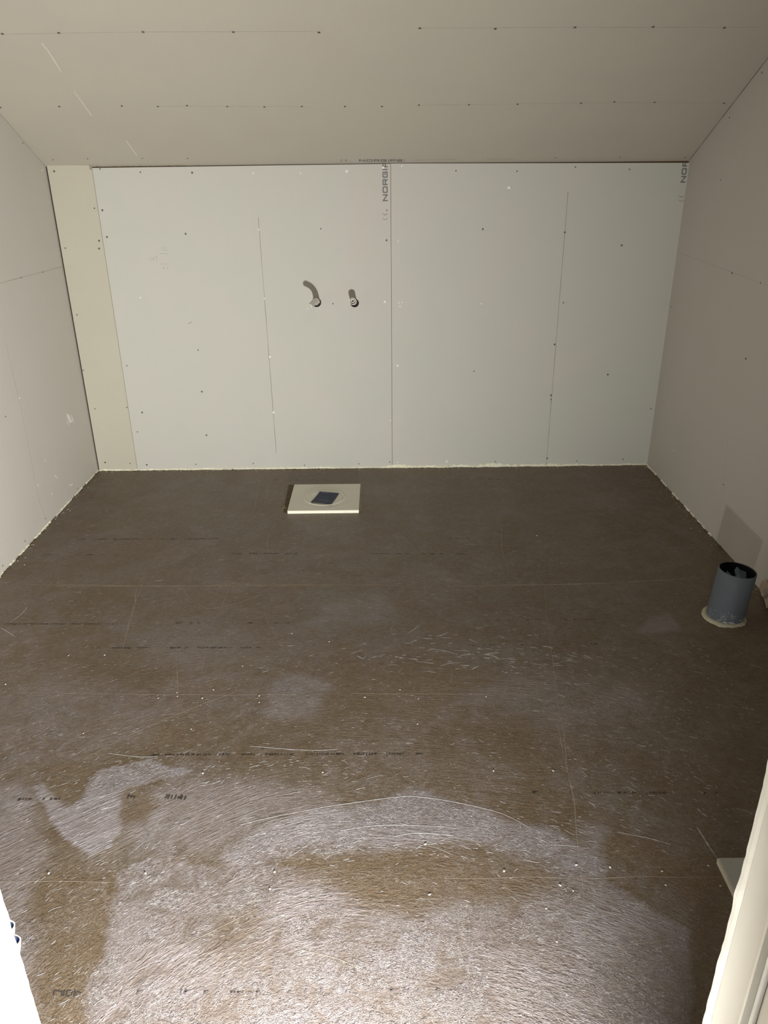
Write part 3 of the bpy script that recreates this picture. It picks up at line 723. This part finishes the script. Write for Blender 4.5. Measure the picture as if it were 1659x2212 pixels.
# ------------------------------------------------------------------ door wall and frame
DL, DR = -0.711 * YW, 0.647 * YW
bm = bmesh.new()
add_box(bm, (XL - 0.05, YW - 0.1, 0), (DL - 0.02, YW - 0.001, 2.42)); add_box(bm, (DR + 0.02, YW - 0.1, 0), (XR + 0.05, YW - 0.001, 2.42)); add_box(bm, (DL - 0.02, YW - 0.1, 2.07), (DR + 0.02, YW - 0.001, 2.42))
struct(obj('wall_front', bm, M_SIDE))
def jamb(prof, name, parent, h=2.07, wob=0.0):
    """upright extruded from a plan profile, far edge slightly uneven"""
    bm = bmesh.new(); zs = [h * k / 220 for k in range(221)]; n = len(prof); rows = []
    for z in zs:
        rows.append([bm.verts.new((x + w * wob * (pnoise(Vector((z * 38, x, 1))) + .7 * pnoise(Vector((z * 120, x, 2)))), y, z)) for x, y, w in prof])
    for a, b in zip(rows, rows[1:]):
        for j in range(n): bm.faces.new((a[j], a[(j + 1) % n], b[(j + 1) % n], b[j]))
    bm.faces.new(rows[0][::-1]); bm.faces.new(rows[-1])
    bmesh.ops.recalc_face_normals(bm, faces=bm.faces)
    return obj(name, bm, M_FRAME, parent)
door = bpy.data.objects.new('door_1', None); C.objects.link(door); struct(door)
ys = DR / 0.7234
jamb([(DR, YW, 1), (DR + 0.0005, YW - 0.006, .6), (DR + 0.0022, YW - 0.0115, 0), (DR + 0.0008, YW - 0.0145, 0), (DR, ys + 0.002, 0), (DR + 0.0012, ys, 0), (0.7512 * ys, ys, 0), (0.7512 * ys, ys - 0.002, 0), (0.7512 * ys + 0.001, YW - 0.13, 0), (0.7512 * ys + 0.028, YW - 0.13, 0), (DR + 0.045, YW, 0)], 'jamb', door, wob=0.0013)
yl = -DL / 0.7425
jamb([(DL, YW, 1), (DL - 0.0015, YW - 0.004, .3), (DL - 0.0005, yl + 0.002, 0), (DL - 0.002, yl, 0), (DL - 0.034, yl, 0), (DL - 0.034, YW - 0.13, 0), (DL - 0.06, YW - 0.13, 0), (DL - 0.06, YW, 0)], 'jamb', door, wob=0.0012)
bm = bmesh.new(); add_box(bm, (DL - 0.03, YW - 0.13, 2.05), (DR + 0.03, YW, 2.08)); obj('head', bm, M_FRAME, door)
# ribbed draught seal lying in the rebate of the right jamb
bm = bmesh.new()
add_tube(bm, [Vector((0.7512 * ys - 0.003, ys - 0.003, z)) for z in (0.01, 1.0, 2.04)], [0.0032] * 3, 10); obj('draught_seal', bm, M_RIBBED, door, True)

# ------------------------------------------------------------------ conduits in the wall
def hollow(bm, pts, r_out, r_in, seg=32, depth_in=None):
    a = add_tube(bm, pts, r_out, seg); b = add_tube(bm, pts, r_in, seg)
    for k in range(seg):
        bm.faces.new((a[-1][k], a[-1][(k + 1) % seg], b[-1][(k + 1) % seg], b[-1][k]))
    bmesh.ops.recalc_face_normals(bm, faces=bm.faces)
A0 = PIPE_A + Vector((-0.0015, 0, 0.003)); B0 = PIPE_B + Vector((-0.0035, 0, 0.005))
path = smooth_path([A0 + Vector((dx, -p, dz)) for p, dx, dz in [(-0.012, -.002, -.003), (0.0, 0, 0), (0.06, 0.008, 0.011), (0.125, 0.0095, 0.023), (0.20, 0.005, 0.026), (0.275, -0.0035, 0.0215)]], 12)
t1 = thing('wall_conduit', 'long bent off-white conduit sticking out of the back wall, left of the two', 'pipe', path[0])
m = len(path); ro = [0.0150 - 0.0038 * min(1, i / (m * .6)) for i in range(m)]
bm = bmesh.new(); hollow(bm, path, ro, [r - 0.0016 for r in ro]); obj('sleeve', bm, M_CONDUIT, t1, True)
bm = bmesh.new(); add_lathe(bm, [(0, 0), (0.0097, 0), (0.0097, 0.004), (0.008, 0.0045), (0, 0.004)], 24, frame_of((path[-1] - path[-2]).normalized(), path[-1] - (path[-1] - path[-2]).normalized() * 0.006)); obj('plug', bm, plain('grey_plug', (.46, .44, .39), .5), t1, True)
pathb = smooth_path([B0 + Vector((dx, -p, dz)) for p, dx, dz in [(-0.012, 0, -.002), (0, 0, 0), (0.055, 0.0, 0.009), (0.11, 0.0, 0.019)]], 10)
t2 = thing('wall_conduit', 'short straight off-white conduit with a black core sticking out of the back wall', 'pipe', pathb[0])
bm = bmesh.new(); hollow(bm, pathb, [0.0138] * len(pathb), [0.0108] * len(pathb)); obj('sleeve', bm, M_CONDUIT, t2, True)
dirb = (pathb[-1] - pathb[-2]).normalized()
pin = [p + Vector((0.0, 0, 0.0012)) for p in pathb[:-1]] + [pathb[-1] + Vector((0, 0, .0012)) + dirb * 0.003]
bm = bmesh.new(); hollow(bm, pin, [0.0082] * len(pin), [0.0040] * len(pin), 24); obj('water_pipe', bm, M_CONDUIT, t2, True)
bm = bmesh.new(); add_lathe(bm, [(0, 0), (0.0041, 0), (0.0041, .0005), (0, .0005)], 16, frame_of(dirb, pin[-4])); obj('bore', bm, M_BLACK, t2)
bm = bmesh.new(); add_lathe(bm, [(0.008, 0), (0.0109, 0), (0.0109, .0005), (.008, .0005)], 24, frame_of(dirb, pathb[-5])); obj('gap_ring', bm, M_BLACK, t2)
t1['group'] = t2['group'] = 'conduits out of the back wall'

# ------------------------------------------------------------------ floor drain
DT = 0.0135
cs = [on_floor(636, 1046.5, DT), on_floor(779, 1045, DT), on_floor(775, 1102.5, DT), on_floor(620.5, 1102.5, DT)]
dc = sum(cs, Vector()) / 4
drain = thing('floor_drain', 'square cream plastic floor drain plate near the back wall, with a navy sticker', 'drain', (dc.x, dc.y, 0))
x0 = (cs[0].x + cs[3].x) / 2; x1 = (cs[1].x + cs[2].x) / 2; y0 = (cs[2].y + cs[3].y) / 2; y1 = (cs[0].y + cs[1].y) / 2
bm = bmesh.new(); add_box(bm, (x0, y0, DT - 0.0025), (x1, y1, DT), 0.0007); obj('plate', bm, M_DRAIN, drain)
bm = bmesh.new(); add_box(bm, (x0 + .0008, y0 + .0008, 0.0), (x1 - .0008, y1 - .0008, DT - 0.0026)); obj('foam_edge', bm, M_DRAINE, drain)
dm = on_floor(701.5, 1074, DT)
bm = bmesh.new()
add_lathe(bm, [(0.090, 0.0), (0.0865, 0.0018), (0.0835, 0.0024), (0.0795, 0.0008), (0.076, 0.0003), (0.073, 0.0018), (0.070, 0.0022), (0.066, 0.0016), (0, 0.0018)], 64, Matrix.Translation((dm.x, dm.y, DT)))
obj('drain_cover', bm, M_DRAIN, drain, True)
bm = bmesh.new(); add_lathe(bm, [(0.122, 0.0), (0.1212, 0.0006), (0.1200, 0.0)], 64, Matrix.Translation((dm.x, dm.y, DT))); obj('raised_ring', bm, M_DRAIN, drain, True)
sk = [on_floor(690.8, 1062.6, DT + .003), on_floor(732.6, 1066, DT + .003), on_floor(715.4, 1090, DT + .003), on_floor(670.9, 1085.5, DT + .003)]
def sp(u, v):
    p = sk[0].lerp(sk[1], u).lerp(sk[3].lerp(sk[2], u), v); p = p.copy(); p.z = DT + 0.0026 + 0.0025 * (2 * v - 1) ** 2 + 0.0015 * max(0, u - .8) * 5 * v; return p
bm = bmesh.new(); g = [[bm.verts.new(sp(i / 10, j / 10)) for i in range(11)] for j in range(11)]
for j in range(10):
    for i in range(10): bm.faces.new((g[j][i], g[j + 1][i], g[j + 1][i + 1], g[j][i + 1]))
stk = obj('sticker', bm, M_STICK, drain, True); stk['label'] = 'navy sticker with faint worn print'
def sbar(u0, u1, v, h):
    bm = bmesh.new(); k = 8
    g = [(sp(u0 + (u1 - u0) * i / k, v + .012 * (i % 2)) + UPZ * .0005, sp(u0 + (u1 - u0) * i / k, v + h - .012 * (i % 3)) + UPZ * .0005) for i in range(k + 1)]
    vs = [(bm.verts.new(p), bm.verts.new(q)) for p, q in g]
    for p, q in zip(vs, vs[1:]): bm.faces.new((p[0], p[1], q[1], q[0]))
    obj('worn_print', bm, M_STICKT, stk)
sbar(.10, .50, .06, .05); sbar(.18, .62, .42, .03); sbar(.24, .70, .60, .03); sbar(.22, .75, .68, .05); sbar(.3, .8, .76, .03)
# the sawn slot left open beside the plate, with crumbs
bm = bmesh.new(); add_poly(bm, [on_floor(*q) + UPZ * .0004 for q in ((624, 1047), (635, 1047), (620, 1108), (611, 1106))]); obj('sawn_slot', bm, M_CRUMB, floor)
bm = bmesh.new(); add_poly(bm, [on_floor(*q) + UPZ * .0004 for q in ((779, 1048), (783, 1048), (781, 1105), (776, 1106))]); obj('sawn_slot', bm, M_JOINT, floor)
rr = random.Random(2); bm = bmesh.new()
for i in range(60):
    p = on_floor(rr.uniform(618, 634) - (i / 60) * 12 + 2, 1048 + i); r = rr.uniform(.001, .003); bmesh.ops.create_icosphere(bm, subdivisions=1, radius=r, matrix=Matrix.Translation(p + UPZ * r * .5))
o = obj('saw_crumbs', bm, M_JOINT, floor); o['kind'] = 'stuff'

# ------------------------------------------------------------------ grey soil pipe
PX, PY, PH, PR = 1.0635, 2.035, 0.166, 0.055
soil = thing('soil_pipe', 'upright grey drain pipe standing in the floor by the right wall', 'pipe', (PX, PY, 0))
T = Matrix.Translation((PX, PY, 0)) @ Matrix.Rotation(math.radians(4.2), 4, 'Y')    # it leans a little to the right
TL = T @ Matrix.Translation((-PX, -PY, 0))
bm = bmesh.new(); add_lathe(bm, [(PR, -0.004), (PR, PH - .001), (PR - .0008, PH), (PR - .0024, PH), (PR - .0032, PH - .001)], 64, T)
obj('pipe_wall', bm, M_PIPE, soil, True)
bm = bmesh.new(); add_lathe(bm, [(PR - .0032, PH - .001), (PR - .0034, 0.004), (0, 0.004)], 64, T); obj('pipe_lining', bm, M_BLACK, soil, True)
bm = bmesh.new()
rows = []
for k in range(72):
    a = 2 * math.pi * k / 72; e = Vector((math.cos(a), math.sin(a), 0)); w = 0.008 + 0.004 * pnoise(Vector((math.cos(a) * 2.2, math.sin(a) * 2.2, 4))) + 0.0015 * random.uniform(-1, 1) + (0.004 if e.x < -.3 else 0)
    p = Vector((PX, PY, 0)); rows.append([bm.verts.new(p + e * (PR - .0005) + UPZ * 0.008), bm.verts.new(p + e * (PR + w * .45) + UPZ * (0.0075 + .001 * random.random())), bm.verts.new(p + e * (PR + w) + UPZ * .003), bm.verts.new(p + e * (PR + w * 1.05) + UPZ * .0003)])
for k in range(72):
    a, b = rows[k], rows[(k + 1) % 72]
    for j in range(3): bm.faces.new((a[j], b[j], b[j + 1], a[j + 1]))
bmesh.ops.recalc_face_normals(bm, faces=bm.faces)
o = obj('sealant_collar', bm, M_FOAMW, soil, True); o['label'] = 'cream sealant ring around the foot of the pipe'
# primer smears on the pipe foot
bm = bmesh.new(); rr = random.Random(9)
def on_pipe(ang, z, l=.0006): return TL @ Vector((PX + (PR + l) * math.cos(ang), PY + (PR + l) * math.sin(ang), z))
for i in range(46):
    ang = math.radians(rr.uniform(228, 292)); z = rr.uniform(0.010, 0.042)
    if math.hypot((math.degrees(ang) - 252) / 22, (z - .026) / .014) > 1.15: continue
    da = rr.uniform(-.09, .09); dz = rr.uniform(-.004, .004)
    pts = [on_pipe(ang + da * q, z + dz * q) for q in (0, .33, .66, 1)]
    add_ribbon(bm, pts, Vector((math.cos(ang), math.sin(ang), 0)), rr.uniform(.0010, .0022), .0005, True, .3)
for ang, z, da in ((292, .018, .16), (256, .012, .25), (240, .010, .2), (248, .043, .03), (262, .011, .25)):
    ang = math.radians(ang); add_ribbon(bm, [on_pipe(ang + da * q, z) for q in (0, .33, .66, 1)], Vector((math.cos(ang), math.sin(ang), 0)), .005, .001, True, .3)
o = obj('primer_smear', bm, M_GLUE, soil); o['label'] = 'white dried smears low on the pipe'
# crumpled blue film stuffed in the pipe
def crumple(name, c, r, hgt, mat, seed, sharp=1.0, parent=None, sub=4):
    bm = bmesh.new(); bmesh.ops.create_icosphere(bm, subdivisions=sub, radius=1)
    rr = random.Random(seed); pl = [(Vector((rr.gauss(0, 1), rr.gauss(0, 1), rr.gauss(0, .8))).normalized(), rr.uniform(.35, .95)) for _ in range(26)]
    for v in bm.verts:
        d = v.co.normalized(); q = min(k / max(.15, d.dot(n)) for n, k in pl); q = min(q, 1.25)
        q *= 1 + .18 * pnoise(d * 3.1 + Vector((seed, 0, 0))) - .25 * sharp * abs(pnoise(d * 2.2 + Vector((0, seed, 0))))
        v.co = Vector((c[0] + d.x * q * r, c[1] + d.y * q * r, c[2] + d.z * q * hgt))
    return obj(name, bm, mat, parent)
film = thing('crumpled_film', 'crumpled dark blue plastic film stuffed in the mouth of the grey pipe', 'plastic film', (PX, PY, PH - 0.05))
def film_fold(pts, name='fold'):
    """a folded sheet: rows of points, given thickness"""
    bm = bmesh.new(); g = [[bm.verts.new(T @ (Vector((0, 0, PH)) + Vector(p))) for p in row] for row in pts]
    for a, b in zip(g, g[1:]):
        for i in range(len(a) - 1): bm.faces.new((a[i], a[i + 1], b[i + 1], b[i]))
    o = obj(name, bm, M_BAG, film); md = o.modifiers.new('s', 'SOLIDIFY'); md.thickness = .0008; return o
crumple('wad', tuple(T @ Vector((0, 0, PH - 0.060))), 0.044, 0.026, M_BAG, 5, 1.2, film)
film_fold([[(-.036, .004, -.026), (-.020, .022, -.016), (-.004, .012, -.028), (.006, .002, -.022)], [(-.030, -.018, -.040), (-.012, -.008, -.026), (.004, -.014, -.034), (.014, -.012, -.020)]])
film_fold([[(.004, .026, -.014), (.012, .030, -.004), (.020, .020, -.010), (.034, .012, -.012)], [(-.002, -.004, -.022), (.010, .004, -.014), (.016, -.004, -.022), (.028, -.008, -.022)], [(-.022, -.026, -.026), (.0, -.024, -.018), (.018, -.028, -.024), (.026, -.026, -.030)]])

# ------------------------------------------------------------------ crumpled scrap at the foot of the right wall
sc = thing('crumpled_paper', 'crumpled off-white scrap of paper lying against the right wall behind the grey pipe', 'paper', (1.225, 2.115, 0))
crumple('scrap', (1.226, 2.125, 0.030), 0.026, 0.030, plain('off_white_scrap', (.50, .45, .40), .6), 12, 1.6, sc)
bm = bmesh.new()
g = [[(1.246, 2.20, .006), (1.235, 2.16, .004), (1.225, 2.12, .010), (1.21, 2.07, .006)], [(1.247, 2.195, .035), (1.238, 2.165, .020), (1.236, 2.12, .05), (1.232, 2.07, .04)], [(1.248, 2.17, .055), (1.243, 2.15, .05), (1.246, 2.12, .085), (1.246, 2.07, .08)]]
g = [[bm.verts.new(p) for p in r] for r in g]
for a, b in zip(g, g[1:]):
    for i in range(3): bm.faces.new((a[i], a[i + 1], b[i + 1], b[i]))
o = obj('torn_flap', bm, plain('tan_flap', (.42, .32, .25), .7), sc); o.modifiers.new('s', 'SOLIDIFY').thickness = .001

# ------------------------------------------------------------------ grey panel behind the right jamb
PT = 0.014
a = on_floor(1553, 1853, PT); b = on_floor(1588, 1937, PT)
panel = thing('floor_panel', 'smooth grey panel with a pale edge, half hidden by the right door jamb', 'panel', (a.x + .15, a.y - .15, 0))
bm = bmesh.new(); add_box(bm, (a.x, a.y - 0.30, PT - 0.002), (a.x + 0.30, a.y, PT), 0.0006); obj('panel_top', bm, M_SLABG, panel)
bm = bmesh.new(); add_box(bm, (a.x - .003, a.y - 0.30, 0), (a.x + .298, a.y - .001, PT - .0021)); add_box(bm, (a.x - .004, a.y - .30, PT - .006), (a.x - .0002, a.y - .001, PT - .0005)); obj('foam_edge', bm, plain('dull_cream_foam', (.62, .58, .48), .6, .2, 80, bump=.4), panel)

# ------------------------------------------------------------------ ribbed conduits behind the left jamb
def ribbed(px, py, y, label):
    r = 0.0105; top = on_back(px - 4, py, y) - Vector((r * .55, 0, 0))
    foot = Vector((top.x - 0.20, y + 0.03, 0.0))
    t = thing('ribbed_conduit', label, 'pipe', tuple(foot), 'ribbed conduits by the left jamb')
    path = smooth_path([foot, foot.lerp(top, .3) + Vector((-.02, 0, .02)), foot.lerp(top, .7) + Vector((-.005, 0, .01)), top - Vector((0.016, 0, .045)), top], 30)
    path = dense(path, 0.0012); rads = [r if (i // 2) % 2 else r - .0014 for i in range(len(path))]
    bm = bmesh.new(); ra = add_tube(bm, path, rads, 24); rb = add_tube(bm, path[-30:], [r - .0022] * 30, 24)
    for k in range(24): bm.faces.new((ra[-1][k], ra[-1][(k + 1) % 24], rb[-1][(k + 1) % 24], rb[-1][k]))
    bmesh.ops.recalc_face_normals(bm, faces=bm.faces)
    obj('sleeve', bm, M_RIBBED, t, True)
    bm = bmesh.new(); add_tube(bm, path[-40:-1], [.0066] * 39, 20, True); bmesh.ops.recalc_face_normals(bm, faces=bm.faces)
    o = obj('water_pipe', bm, M_NAVY, t, True); o['label'] = 'navy blue inner pipe'
ribbed(28.5, 1999, 0.80, 'white ribbed conduit with navy core behind left jamb, the farther one')
ribbed(41.0, 2031, 0.75, 'white ribbed conduit with navy core behind left jamb, the nearer one')
